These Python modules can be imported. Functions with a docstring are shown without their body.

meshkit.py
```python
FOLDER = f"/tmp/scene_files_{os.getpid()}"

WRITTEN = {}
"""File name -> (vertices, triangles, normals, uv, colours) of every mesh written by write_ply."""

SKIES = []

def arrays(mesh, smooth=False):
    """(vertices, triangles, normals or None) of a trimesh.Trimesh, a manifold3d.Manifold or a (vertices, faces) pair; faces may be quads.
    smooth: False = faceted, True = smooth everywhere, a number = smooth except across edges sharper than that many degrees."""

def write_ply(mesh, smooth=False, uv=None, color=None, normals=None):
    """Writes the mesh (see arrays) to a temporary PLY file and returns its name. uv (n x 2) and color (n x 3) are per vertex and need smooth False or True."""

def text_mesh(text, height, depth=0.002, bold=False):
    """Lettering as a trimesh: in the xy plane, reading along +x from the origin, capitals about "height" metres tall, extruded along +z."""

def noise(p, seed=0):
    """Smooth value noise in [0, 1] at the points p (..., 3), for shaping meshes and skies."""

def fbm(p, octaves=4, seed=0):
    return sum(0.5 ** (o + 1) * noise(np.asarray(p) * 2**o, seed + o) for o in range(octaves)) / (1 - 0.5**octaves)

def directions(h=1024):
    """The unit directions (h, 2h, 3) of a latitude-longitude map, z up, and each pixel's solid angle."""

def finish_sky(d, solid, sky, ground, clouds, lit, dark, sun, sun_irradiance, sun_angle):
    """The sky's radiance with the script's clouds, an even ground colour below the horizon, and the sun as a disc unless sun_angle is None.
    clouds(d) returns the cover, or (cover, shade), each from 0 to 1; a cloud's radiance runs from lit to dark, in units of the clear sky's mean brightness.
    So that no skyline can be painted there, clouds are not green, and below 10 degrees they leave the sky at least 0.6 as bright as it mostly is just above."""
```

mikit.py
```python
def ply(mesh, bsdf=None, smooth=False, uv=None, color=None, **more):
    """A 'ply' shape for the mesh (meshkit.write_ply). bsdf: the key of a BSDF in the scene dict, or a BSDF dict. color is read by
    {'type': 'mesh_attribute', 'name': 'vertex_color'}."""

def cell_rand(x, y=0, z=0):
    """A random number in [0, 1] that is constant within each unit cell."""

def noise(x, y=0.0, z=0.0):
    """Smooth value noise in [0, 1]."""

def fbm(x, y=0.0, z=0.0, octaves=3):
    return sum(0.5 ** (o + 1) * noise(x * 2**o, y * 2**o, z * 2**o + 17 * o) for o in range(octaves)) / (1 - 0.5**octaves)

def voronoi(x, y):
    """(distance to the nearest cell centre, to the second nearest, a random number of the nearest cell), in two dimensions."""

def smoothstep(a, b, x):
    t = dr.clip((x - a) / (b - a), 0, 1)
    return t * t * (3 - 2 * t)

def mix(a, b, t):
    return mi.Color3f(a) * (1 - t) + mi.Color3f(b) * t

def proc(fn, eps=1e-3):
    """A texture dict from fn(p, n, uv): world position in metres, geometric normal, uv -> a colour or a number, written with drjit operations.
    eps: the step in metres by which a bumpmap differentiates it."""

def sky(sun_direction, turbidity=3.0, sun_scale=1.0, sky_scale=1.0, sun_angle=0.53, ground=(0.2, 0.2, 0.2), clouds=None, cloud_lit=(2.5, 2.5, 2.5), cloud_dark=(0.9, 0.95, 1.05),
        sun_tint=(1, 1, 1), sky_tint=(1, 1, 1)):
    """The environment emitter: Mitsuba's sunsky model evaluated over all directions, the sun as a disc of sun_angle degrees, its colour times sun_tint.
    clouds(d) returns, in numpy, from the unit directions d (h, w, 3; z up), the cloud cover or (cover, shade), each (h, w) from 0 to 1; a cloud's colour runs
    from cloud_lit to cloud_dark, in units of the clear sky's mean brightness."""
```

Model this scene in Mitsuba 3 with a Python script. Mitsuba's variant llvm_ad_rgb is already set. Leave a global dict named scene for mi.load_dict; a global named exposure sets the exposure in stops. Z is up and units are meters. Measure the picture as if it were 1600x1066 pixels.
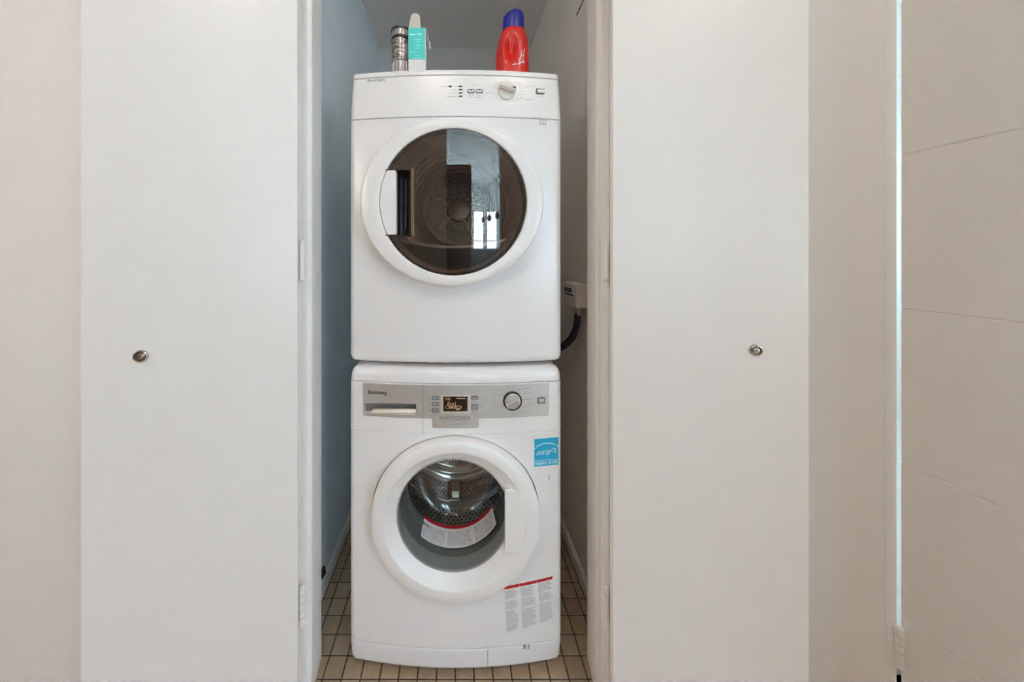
import math, random
import numpy as np, trimesh, manifold3d, shapely, shapely.geometry as sg
import drjit as dr
import mitsuba as mi
import mikit, meshkit
from mikit import proc, noise, fbm, smoothstep
def mix(a, b, t): return mikit.mix([float(q) for q in a], [float(q) for q in b], t)

T = mi.ScalarTransform4f
scene, labels = {'type': 'scene'}, {}
rng = random.Random(7)

# ------------------------------------------------------------------ camera, light, exposure
W_, H_ = 1600.0, 1066.0
F = 500.0                      # focal length in pixels of the 1600 px frame
CX, CY = 712.0, 400.0          # vanishing point of the depth direction (a shifted / cropped wide lens)
EYE = 1.16                     # camera height
D0 = 0.896                     # distance from the camera to the front corners of the two machines (y = 0)
scene['camera'] = {
    'type': 'perspective', 'fov_axis': 'x', 'fov': 2 * math.degrees(math.atan(W_ / 2 / F)),
    'principal_point_offset_x': (W_ / 2 - CX) / W_, 'principal_point_offset_y': (H_ / 2 - CY) / H_,
    'near_clip': 0.02, 'far_clip': 100.0,
    'to_world': T().look_at(origin=[0, -D0, EYE], target=[0, 1, EYE], up=[0, 0, 1])}
exposure = 0.78
FILL_SIDE_DAY = (2.5, 3.3, 4.4)     # cool fill from the added, unseen living-room side window
FILL_LEFT_DAY = (7.5, 11.8, 14.2)  # fill from the added, unseen window of the living-room left wall
DAY = (4.2, 6.0, 6.9)        # daylight in the living-room windows
LAMP = (18.4, 15.9, 14.1)      # warm hall ceiling lamps, the right one added as fill
FILL_SCONCE = (22.0, 19.6, 17.0)    # unseen wall light added as fill at the left end of the hall
BEDROOM_DAY = (1.8, 2.5, 2.8)  # daylight in the window of the side room

# ------------------------------------------------------------------ materials
def pr(key, color, rough=0.5, **kw):
    c = color if isinstance(color, dict) else {'type': 'rgb', 'value': list(color)}
    scene[key] = {'type': 'twosided', 'bsdf': {'type': 'principled', 'base_color': c, 'roughness': rough, **kw}}

def wall_tone(c, s=3.0, a=0.03):
    c = np.array(c)
    return proc(lambda p, n, uv: mix(tuple(c * (1 - a)), tuple(np.minimum(c * (1 + a), .95)), fbm(p.x * s, p.y * s, p.z * s)))

pr('wall_paint', wall_tone((.80, .78, .76)), .45, specular=.4)
pr('umber_shade', wall_tone((.17, .15, .135)), .5, specular=.3)  # rear hall wall painted dark so the dryer glass reflects less there
pr('closet_paint', wall_tone((.82, .80, .775)), .5, specular=.3)
pr('closet_cool_light', wall_tone((.70, .82, .87)), .45, specular=.35)  # closet wall paint with the cool daylight tinted into it
pr('closet_warm_light', wall_tone((.80, .745, .69)), .5, specular=.3)  # closet wall paint with the warm lamplight tinted into it
pr('door_paint', wall_tone((.82, .805, .79), 2.0, .015), .33, specular=.5)
pr('trim_paint', (.80, .79, .765), .3, specular=.5)
pr('hinge_paint', (.80, .79, .77), .3, specular=.5)
pr('ceiling_paint', (.75, .74, .72), .8)
pr('enamel', (.83, .83, .84), .24, specular=.5)
pr('white_plastic', (.84, .84, .84), .28, specular=.5)
pr('knob_plastic', (.74, .72, .69), .3, specular=.5)
pr('black_plastic', (.012, .012, .013), .25)
pr('gloss_black', (.02, .02, .024), .08, specular=.7)
pr('amber_edge', (.30, .185, .10), .25, metallic=.6)
pr('recess', (.34, .33, .32), .4, metallic=.4)  # darker than the drawer silver: shade inside the grip put into the colour
pr('lip_cream', (.62, .585, .51), .3, metallic=.3)
pr('knob_silver', (.56, .545, .52), .24, metallic=.85)
pr('button_cap', (.40, .40, .41), .3, metallic=.3)
pr('gap_shade', (.02, .02, .02), .7)  # near-black colour for the shadowed gap between the machines
pr('grey_print', (.30, .30, .31), .6)
pr('pale_print', (.46, .46, .47), .6)
pr('mid_print', (.36, .37, .38), .6)
pr('light_print', (.50, .50, .51), .6)
pr('black_print', (.02, .02, .022), .5)
pr('silver', proc(lambda p, n, uv: mix((.56, .565, .57), (.62, .62, .62), noise(p.x * 6, p.z * 900))), .34, metallic=.55)
pr('silver_light', (.72, .73, .73), .25, metallic=.6)
pr('grey_button', (.33, .34, .35), .35, metallic=.3)
pr('button_rim', (.10, .11, .12), .4)
pr('chrome', (.80, .80, .80), .12, metallic=1.0)
pr('steel_drum', (.74, .73, .72), .14, metallic=1.0)
pr('dryer_drum', proc(lambda p, n, uv: mix((.36, .30, .26), (.56, .48, .42), noise(dr.sqrt(dr.square(p.x - .03) + dr.square(p.z - 1.345)) * 110, p.y * 60))), .36, metallic=.75)
pr('liner_plastic', (.24, .21, .20), .35)
pr('hole', (.015, .015, .016), .6)
pr('rubber', (.115, .12, .12), .4)
pr('collar', (.30, .325, .32), .3)
pr('red_print', (.42, .012, .02), .5)
pr('sticker_white', (.80, .80, .82), .4)
pr('sticker_blue', (.015, .36, .60), .35)
pr('sticker_cyan', (.62, .88, .93), .4)
pr('display_glass', (.014, .006, .006), .08)
scene['amber'] = {'type': 'twosided', 'bsdf': {'type': 'diffuse', 'reflectance': {'type': 'rgb', 'value': [.7, .45, .25]}}}
pr('red_bottle', (.62, .018, .012), .3, specular=.5)
pr('blue_cap', (.01, .015, .24), .28)
pr('teal', (.03, .60, .56), .4)
pr('teal_light', (.40, .85, .82), .4)
pr('card', (.76, .76, .75), .6)
pr('card_inside', (.66, .63, .53), .8)
pr('can_metal', proc(lambda p, n, uv: mix((.17, .155, .145), (.50, .475, .45), smoothstep(.35, .75, noise(p.x * 110 + p.z * 60, p.z * 420, p.y * 40)))), .28, metallic=.65)
pr('can_dark', (.025, .022, .02), .3)
pr('can_clear', (.36, .34, .33), .2, metallic=.4)
pr('hose_black', (.018, .016, .018), .45)
pr('hose_blue', (.016, .016, .05), .45)
pr('brass', (.55, .46, .36), .3, metallic=.9)
pr('beige_box', (.66, .62, .55), .5)
pr('bolt_metal', (.50, .44, .38), .22, metallic=1.0)
pr('grout', (.055, .045, .037), .9)
for k, c in enumerate([(.37, .275, .19), (.41, .305, .21), (.33, .24, .165), (.38, .28, .185)]):
    c = np.array(c)
    pr(f'tile_{k}', proc(lambda p, n, uv, c=c: mix(tuple(c * .85), tuple(c * 1.15), fbm(p.x * 60, p.y * 60))), .42, specular=.4)
pr('pale_floor', (.62, .62, .61), .4)
pr('oak', proc(lambda p, n, uv: mix((.36, .23, .12), (.52, .35, .20), fbm(p.x * 3, p.y * 30))), .3)
pr('dark_wood', (.03, .024, .022), .35)
pr('charcoal', (.05, .055, .06), .4)
pr('black_metal', (.015, .015, .015), .4)
scene['dryer_glass'] = {'type': 'thindielectric', 'int_ior': 1.95, 'specular_transmittance': {'type': 'rgb', 'value': [.70, .59, .52]}}
scene['washer_glass'] = {'type': 'thindielectric', 'int_ior': 1.5, 'specular_transmittance': {'type': 'rgb', 'value': [.93, .95, .95]}}

# ------------------------------------------------------------------ helpers
def numbered(key):
    if key not in scene and key not in labels: return key
    k = 1
    while f'{key}_{k:03d}' in scene or f'{key}_{k:03d}' in labels: k += 1
    return f'{key}_{k:03d}'

def obj(name, mesh, mat, parent=None, smooth=False, label=None, kind=None, **more):
    key = numbered((parent + '__' if parent else '') + name)
    scene[key] = mikit.ply(mesh, mat, smooth=smooth, **more)
    e = {}
    if label: e['label'] = label
    if kind: e['kind'] = kind
    if e: labels[key] = e
    return key

def thing(name, label, cat, group=None):
    key = numbered(name)
    labels[key] = {'label': label, 'category': cat}
    if group: labels[key]['group'] = group
    return key

def struct(name, mesh, mat, label, smooth=False, **more):
    return obj(name, mesh, mat, None, smooth, label, 'structure', **more)

cat = trimesh.util.concatenate
def bx(x0, x1, y0, y1, z0, z1, c=0.0):
    """box, its edges chamfered by c"""
    if c <= 0:
        m = trimesh.creation.box(extents=(x1 - x0, y1 - y0, z1 - z0))
        m.apply_translation(((x0 + x1) / 2, (y0 + y1) / 2, (z0 + z1) / 2))
        return m
    pts = []
    for sx in (0, 1):
        for sy in (0, 1):
            for sz in (0, 1):
                p = np.array([(x0, x1)[sx], (y0, y1)[sy], (z0, z1)[sz]])
                s = np.array([1 - 2 * sx, 1 - 2 * sy, 1 - 2 * sz]) * c
                for k in range(3):
                    q = p + s; q[k] = p[k]; pts.append(q)
    return trimesh.convex.convex_hull(np.array(pts))

def rbx(x0, x1, y0, y1, z0, z1, r, seg=16):
    """box with rounded edges"""
    s = [manifold3d.Manifold.sphere(r, seg).translate([x, y, z]) for x in (x0 + r, x1 - r) for y in (y0 + r, y1 - r) for z in (z0 + r, z1 - r)]
    return man2tri(manifold3d.Manifold.batch_hull(s))

def man(m):
    m = m.copy(); m.merge_vertices()
    return manifold3d.Manifold(manifold3d.Mesh(np.asarray(m.vertices, np.float32), np.asarray(m.faces, np.uint32)))
def man2tri(M):
    m = M.to_mesh()
    return trimesh.Trimesh(m.vert_properties[:, :3], m.tri_verts, process=False)

def loft(rings, closed_profile=False, caps=True):
    """rings: list of (n,3) loops of equal n -> mesh; caps are fans unless the profile closes on itself"""
    R = np.array(rings); m, n = R.shape[:2]
    v = R.reshape(-1, 3); f = []
    idx = np.arange(n); nx = (idx + 1) % n
    last = m if closed_profile else m - 1
    for i in range(last):
        a, b = i * n, ((i + 1) % m) * n
        f += [np.stack([a + idx, a + nx, b + nx], 1), np.stack([a + idx, b + nx, b + idx], 1)]
    if caps and not closed_profile:
        v = np.vstack([v, R[0].mean(0), R[-1].mean(0)])
        f += [np.stack([nx, idx, np.full(n, m * n)], 1), np.stack([(m - 1) * n + idx, (m - 1) * n + nx, np.full(n, m * n + 1)], 1)]
    t = trimesh.Trimesh(v, np.vstack(f), process=False)
    if caps and t.volume < 0: t.invert()
    return t

def circle(r, y, cx, cz, n=96, rz=None):
    a = np.linspace(0, 2 * np.pi, n, endpoint=False)
    return np.stack([cx + r * np.cos(a), np.full(n, y), cz + (rz or r) * np.sin(a)], 1)

def lathe_y(profile, cx, cz, n=96, closed=False, caps=False):
    """profile of (r, y) round the axis along y through (cx, cz)"""
    return loft([circle(max(r, 1e-5), y, cx, cz, n) for r, y in profile], closed, caps)

def lathe_z(profile, x, y, n=48):
    a = np.linspace(0, 2 * np.pi, n, endpoint=False)
    return loft([np.stack([x + r * np.cos(a), y + r * np.sin(a), np.full(n, z)], 1) for r, z in profile], False, True)

def cyl_y(r, y0, y1, cx, cz, n=64):
    m = trimesh.creation.cylinder(r, y1 - y0, sections=n)
    m.apply_transform(trimesh.transformations.rotation_matrix(np.pi / 2, [1, 0, 0]))
    m.apply_translation((cx, (y0 + y1) / 2, cz)); return m

def cyl_z(r, z0, z1, x, y, n=24):
    m = trimesh.creation.cylinder(r, z1 - z0, sections=n)
    m.apply_translation((x, y, (z0 + z1) / 2)); return m

def tube(pts, r, n=14):
    p = np.array(pts, float)
    from scipy.interpolate import CubicSpline
    s = np.linspace(0, 1, len(p)); q = CubicSpline(s, p)(np.linspace(0, 1, 40))
    t = np.gradient(q, axis=0); t /= np.linalg.norm(t, axis=1, keepdims=True)
    rings = []; ref = np.array([0.3, 1, 0.1])
    for c, d in zip(q, t):
        a = np.cross(d, ref); a /= np.linalg.norm(a); b = np.cross(d, a)
        ang = np.linspace(0, 2 * np.pi, n, endpoint=False)
        rings.append(c + r * (np.cos(ang)[:, None] * a + np.sin(ang)[:, None] * b))
    return loft(rings)

# ------------------------------------------------------------------ the setting
YW = 0.80 - D0                 # front plane of the closet wall
YB = YW + 0.124                # its back plane
YBACK = 1.92 - D0              # back wall of the closet
XL, XR = -0.459, 0.450         # side walls of the closet
JL, JR = -0.389, 0.381         # faces of the closet jambs
HEAD = 2.31                    # head of the closet opening
CEIL = 2.41
HC = 3.0                       # hall and living-room ceiling
D2 = 1.100                     # left edge of the opening of the side-room door
HY = -2.35                     # wall behind the camera

struct('wall_front', cat([bx(-1.75, JL - .02, YW, YB, 0, HC), bx(JR + .02, D2 - .03, YW, YB, 0, HC), bx(JL - .02, JR + .02, YW, YB, HEAD + .02, HC),
                          bx(D2 - .03, 1.93, YW, YB, 2.06, HC), bx(1.93, 2.3, YW, YB, 0, HC)]), 'wall_paint', 'off-white painted wall around the closet opening')
struct('wall_left', bx(XL - .1, XL, YB, YBACK + .1, 0, CEIL + .1), 'closet_cool_light', 'left side wall inside the closet with cool light put into its colour')
struct('wall_right', bx(XR, XR + .1, YB, YBACK + .1, 0, CEIL + .1), 'closet_warm_light', 'right side wall inside the closet with warm light put into its colour')
struct('wall_back', bx(XL, XR, YBACK, YBACK + .1, 0, CEIL + .1), 'closet_paint', 'back wall inside the closet above the dryer')
struct('ceiling', bx(XL, XR, YB, YBACK, CEIL, CEIL + .1), 'closet_paint', 'closet ceiling')

def base_profile(x, s, y0, y1):
    b = bx(min(x, x + s * .010), max(x, x + s * .010), y0, y1, .001, .043, 0)
    pts = np.array([[x, y, z] for y in (y0, y1) for z in (.043, .052)] + [[x + s * .010, y, .043] for y in (y0, y1)] + [[x + s * .004, y, .052] for y in (y0, y1)])
    return cat([b, trimesh.convex.convex_hull(pts)])
struct('baseboard_left', base_profile(XL, 1, YB, YBACK), 'trim_paint', 'low white baseboard along the left closet wall')
struct('baseboard_right', base_profile(XR, -1, YB, YBACK), 'trim_paint', 'low white baseboard along the right closet wall')

def jamb(xf, s):
    """board with rebate, stop and bead; s points into the opening. Profile in (depth, offset)"""
    y = YW
    prof = [(y, -.02), (y, -.002), (y + .002, 0), (y + .038, 0), (y + .040, .009), (y + .043, .011), (y + .056, .011), (y + .059, .008), (y + .062, .007), (y + .085, .007), (y + .088, .004), (y + .104, .004), (y + .107, .002), (YB - .002, .002), (YB, 0), (YB, -.02)]
    poly = sg.Polygon([(xf + s * o, yy) for yy, o in prof])
    return trimesh.creation.extrude_polygon(poly, HEAD, engine='earcut')
struct('trim_1', jamb(JL, 1), 'trim_paint', 'moulded white jamb on the left of the closet opening')
struct('trim_2', jamb(JR, -1), 'trim_paint', 'moulded white jamb on the right of the closet opening')
struct('trim_3', bx(JL - .02, JR + .02, YW, YB, HEAD, HEAD + .02), 'trim_paint', 'head jamb across the closet opening')
struct('trim_4', cat([bx(D2 - .030, D2, YW - .003, YB, 0, 2.06, .002), bx(1.90, 1.93, YW - .003, YB, 0, 2.06, .002), bx(D2, 1.90, YW - .003, YB, 2.03, 2.06, .002)]), 'wall_paint', 'jambs around the side-room doorway')

# closet floor: two-inch mosaic tiles in dark grout
FL = struct('floor', bx(XL, XR, YW, YBACK, -.05, -.002), 'grout', 'closet floor of small square brown tiles with dark joints')
tile_mesh = bx(-.0232, .0232, -.0238, .0238, -.006, .001, .0012)
tile_shape = mikit.ply(tile_mesh, 'tile_0')
TW, TD = .0520, .0520
rest = []
col0 = -.3149 * EYE            # a joint seen left of the washer
row0 = F * EYE / 510.3 - D0    # a joint seen across
cols = np.arange(math.floor((XL - col0) / TW), math.ceil((XR - col0) / TW) + 1)
rows = np.arange(math.floor((YW - row0) / TD), math.ceil((YBACK - row0) / TD) + 1)
nt = 0
for i in cols:
    for j in rows:
        x0, x1 = col0 + i * TW, col0 + (i + 1) * TW
        y0, y1 = row0 + j * TD, row0 + (j + 1) * TD
        x0c, x1c, y0c, y1c = max(x0, XL + .011), min(x1, XR - .011), max(y0, YW), min(y1, YBACK - .001)
        if x1c - x0c < .012 or y1c - y0c < .012: continue
        g = .0018
        dz = rng.uniform(-.0004, .0004)
        m = bx(x0c + g, x1c - g, y0c + g, y1c - g, -.006, .001 + dz, .0010)
        seen = (y1c < .62 and (x1c < -.24 or x0c > .24)) or y1c < .03
        if seen:
            obj('tile', m, f'tile_{rng.randrange(4)}', FL); nt += 1
        else:
            rest.append(m)
obj('tile_field', cat(rest), 'tile_1', FL, kind='stuff')

# hall, side room and living room round the camera
struct('floor_hall', bx(-1.75, 2.3, HY - .12, YW, -.05, 0), 'oak', 'wooden floor of the hall')
struct('ceiling_hall', bx(-1.75, 2.3, HY - .12, YB, HC, HC + .1), 'ceiling_paint', 'white hall ceiling')
struct('wall_hall_left', bx(-1.85, -1.75, HY - .12, YB, 0, HC), 'wall_paint', 'left end wall of the hall')
struct('wall_hall_right', bx(2.3, 2.4, HY - .12, YB, 0, HC), 'wall_paint', 'right end wall of the hall')
OPL, OPR = -.12, .68
struct('wall_hall_rear', cat([bx(-1.75, OPL, HY - .12, HY, 0, HC), bx(OPR, 1.32, HY - .12, HY, 0, HC)]), 'umber_shade', 'hall wall and pier behind the camera, coloured dark to deepen the dryer glass reflection, with two full-height openings')
LX0, LX1, LY = -1.2, 3.4, -6.2
struct('floor_living_room', bx(LX0, LX1, LY, HY - .12, -.05, 0), 'oak', 'wooden floor of the living room')
struct('ceiling_living_room', bx(LX0, LX1, LY, HY - .12, HC, HC + .1), 'ceiling_paint', 'white living-room ceiling')
KY0, KY1, KZ0, KZ1 = -5.7, -3.7, .9, 2.3
struct('wall_living_left', cat([bx(LX0 - .1, LX0, LY, KY0, 0, HC), bx(LX0 - .1, LX0, KY1, HY - .12, 0, HC), bx(LX0 - .1, LX0, KY0, KY1, 0, KZ0), bx(LX0 - .1, LX0, KY0, KY1, KZ1, HC)]), 'wall_paint', 'left wall of the living room')
RY0, RY1, RZ0, RZ1 = -5.6, -2.9, .30, 2.30
struct('wall_living_right', cat([bx(LX1, LX1 + .1, LY, RY0, 0, HC), bx(LX1, LX1 + .1, RY1, HY - .12, 0, HC), bx(LX1, LX1 + .1, RY0, RY1, 0, RZ0), bx(LX1, LX1 + .1, RY0, RY1, RZ1, HC)]), 'wall_paint', 'right wall of the living room')
wins = [(.62, 1.02), (1.08, 1.48), (1.95, 2.75)]
WZ0, WZ1 = .35, 2.05
struct('wall_living_rear', cat([bx(LX0, wins[0][0], LY - .1, LY, 0, HC), bx(wins[-1][1], LX1, LY - .1, LY, 0, HC), bx(wins[0][0], wins[-1][1], LY - .1, LY, 0, WZ0), bx(wins[0][0], wins[-1][1], LY - .1, LY, WZ1, HC)]
        + [bx(a[1], b[0], LY - .1, LY, WZ0, WZ1) for a, b in zip(wins, wins[1:])]), 'wall_paint', 'window wall of the living room')
for k, (a, b) in enumerate(wins):
    w = struct(f'window_{k + 1}', cat([bx(a, a + .04, LY - .07, LY - .02, WZ0, WZ1), bx(b - .04, b, LY - .07, LY - .02, WZ0, WZ1), bx(a + .04, b - .04, LY - .07, LY - .02, WZ0, WZ0 + .04), bx(a + .04, b - .04, LY - .07, LY - .02, WZ1 - .04, WZ1), bx(a + .04, b - .04, LY - .06, LY - .03, 1.0, 1.03)]), 'trim_paint', 'living-room window')
    obj('pane', bx(a + .03, b - .03, LY - .066, LY - .060, WZ0 + .03, WZ1 - .03), 'trim_paint', w, emitter={'type': 'area', 'radiance': {'type': 'rgb', 'value': list(DAY)}})
RW = struct('window_5', cat([bx(LX1 + .02, LX1 + .07, y, y + .04, RZ0, RZ1) for y in (RY0, (RY0 + RY1) / 2 - .02, RY1 - .04)] + [bx(LX1 + .025, LX1 + .065, RY0, RY1, z, z + .04) for z in (RZ0, RZ1 - .04)]), 'trim_paint', 'unseen living-room side window added to throw cool light on the left of the closet')  # added window, a cool fill for the left jamb and closet wall
obj('pane', bx(LX1 + .060, LX1 + .064, RY0 + .02, RY1 - .02, RZ0 + .02, RZ1 - .02), 'trim_paint', RW, emitter={'type': 'area', 'radiance': {'type': 'rgb', 'value': list(FILL_SIDE_DAY)}})
KW = struct('window_6', cat([bx(LX0 - .07, LX0 - .02, y, y + .04, KZ0, KZ1) for y in (KY0, (KY0 + KY1) / 2 - .02, KY1 - .04)] + [bx(LX0 - .065, LX0 - .025, KY0, KY1, z, z + .04) for z in (KZ0, KZ1 - .04)]), 'trim_paint', 'unseen window added in the left living-room wall to brighten the reflected room')  # added window that brightens the room mirrored in the dryer glass
obj('pane', bx(LX0 - .064, LX0 - .060, KY0 + .02, KY1 - .02, KZ0 + .02, KZ1 - .02), 'trim_paint', KW, emitter={'type': 'area', 'radiance': {'type': 'rgb', 'value': list(FILL_LEFT_DAY)}})
# side room seen through the slit at the hinge of its open door
struct('floor_side_room', bx(.56, 3.3, YB, 2.2, -.05, 0), 'pale_floor', 'floor of the side room')
struct('ceiling_side_room', bx(.56, 3.3, YB, 2.2, CEIL + .1, CEIL + .2), 'ceiling_paint', 'ceiling of the side room')
struct('wall_side_room_left', bx(.56, .6, YB, 2.2, 0, CEIL + .1), 'wall_paint', 'left wall of the side room')
struct('wall_side_room_right', bx(3.3, 3.4, YB, 2.2, 0, CEIL + .1), 'wall_paint', 'right wall of the side room')
struct('wall_side_room_front', bx(2.3, 3.3, YW, YB, 0, CEIL + .1), 'wall_paint', 'front wall of the side room')
struct('wall_side_room_rear', cat([bx(.56, 1.3, 2.2, 2.3, 0, CEIL + .1), bx(2.9, 3.3, 2.2, 2.3, 0, CEIL + .1), bx(1.3, 2.9, 2.2, 2.3, 0, .8), bx(1.3, 2.9, 2.2, 2.3, 2.2, CEIL + .1)]), 'wall_paint', 'window wall of the side room')
w = struct('window_4', cat([bx(1.3, 1.34, 2.22, 2.27, .8, 2.2), bx(2.86, 2.9, 2.22, 2.27, .8, 2.2), bx(2.08, 2.12, 2.22, 2.27, .8, 2.2), bx(1.34, 2.86, 2.22, 2.27, .8, .84), bx(1.34, 2.86, 2.22, 2.27, 2.16, 2.2)]), 'trim_paint', 'side-room window')
obj('pane', bx(1.32, 2.88, 2.262, 2.268, .82, 2.18), 'trim_paint', w, emitter={'type': 'area', 'radiance': {'type': 'rgb', 'value': list(BEDROOM_DAY)}})

# ------------------------------------------------------------------ closet doors, swung open towards the camera
def closet_door(name, pin, s, deg, label, bolt_t):
    """pin: hinge axis (x, y); the leaf runs outwards (s = -1 left, 1 right), its inner face seen"""
    th = math.radians(deg); w, thick = .375, .030
    u = np.array([s * math.cos(th), -math.sin(th)])          # along the leaf
    n = np.array([-s * math.sin(th), -math.cos(th)])         # towards the viewer
    z0, z1 = .012, HEAD - .004
    M = np.eye(4); M[:2, 0] = u; M[:2, 1] = n; M[:2, 3] = pin
    if np.linalg.det(M[:3, :3]) < 0: flip = True
    leaf = bx(.0, w, .0, thick, z0, z1, .0022); leaf.apply_transform(M)
    if leaf.volume < 0: leaf.invert()
    struct(name, leaf, 'door_paint', label)
    # inner end of the knob bolt: ring, cup washer and screw
    zz = .957
    a = np.linspace(0, 2 * np.pi, 48, endpoint=False)
    def rings(prof):
        R = []
        for r, o in prof:
            c = np.array([bolt_t, thick + o])
            R.append(np.stack([c[0] + r * np.cos(a), np.full(48, c[1]), zz + r * np.sin(a)], 1))
        m = loft(R); m.apply_transform(M)
        if m.volume < 0: m.invert()
        return m
    b = obj('knob_bolt', rings([(.0123, -.001), (.0123, .0022), (.0112, .0038), (.0095, .0042), (.0085, .0030), (.0080, .0012), (.0, .0012)]), 'bolt_metal', name, 30, label='small round metal bolt end')
    obj('screw_head', rings([(.0056, .0), (.0056, .0040), (.0045, .0054), (.0022, .0058), (.0018, .0045), (.0, .0045)]), 'bolt_metal', b, 30)
    return u, n

def hinge(parent, x, y, z0, z1, r=.0062, leaf_dx=0, label='white painted hinge barrel'):
    k = 5; h = (z1 - z0) / k
    h_ = None
    segs = [cyl_z(r, z0 + i * h + .0010, z0 + (i + 1) * h - .0010, x, y, 20) for i in range(k)]
    segs += [cyl_z(r * .6, z0, z1, x, y, 16)]
    segs += [lathe_z([(r * .7, z1 - .001), (r * .95, z1 + .0015), (r * .6, z1 + .004), (.0004, z1 + .005)], x, y, 16), lathe_z([(.0004, z0 - .005), (r * .6, z0 - .004), (r * .95, z0 - .0015), (r * .7, z0 + .001)], x, y, 16)]
    if leaf_dx:
        segs.append(bx(min(x, x + leaf_dx), max(x, x + leaf_dx), y, y + .022, z0, z1, .0006))
    return obj('hinge', cat(segs), 'hinge_paint', parent, 35, label=label)

pinL, pinR = (JL - .001, YW - .006), (JR + .001, YW - .006)
closet_door('door_1', pinL, -1, 24.3, 'left white closet door leaf swung open beside the machines', .2859)
closet_door('door_2', pinR, 1, 15.5, 'right white closet door leaf swung open, catching the window light', .2826)
for zz in (1.102, .246, 2.02):
    hinge('door_1', JL + .0075, YW - .006, zz, zz + .092)
    hinge('door_2', JR - .0075, YW - .006, zz, zz + .092)

# side-room door: grooved leaf standing open along the line of sight
dx0 = D2 + .0015
gz = [.271, .652, 1.030, 1.409, 1.790]
leaf_parts = []
edges = [.010] + gz + [2.03]
ye0, ye1 = YW - .80, YW - .009
prof = [(dx0 + .035, .010), (dx0 + .035, 2.03), (dx0 + .001, 2.03), (dx0, 2.029)]
for g in reversed(gz):
    prof += [(dx0, g + .0022), (dx0 + .0028, g), (dx0, g - .0022)]
prof += [(dx0, .011), (dx0 + .001, .010)]
poly = sg.Polygon(prof)
m = trimesh.creation.extrude_polygon(poly, ye1 - ye0, engine='earcut')     # (x, z) profile along y
v = np.array(m.vertices); m.vertices = np.stack([v[:, 0], ye1 - v[:, 2], v[:, 1]], 1)
if m.volume < 0: m.invert()
struct('door_3', m, 'wall_paint', 'grooved off-white room door standing open at the right edge')
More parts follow.
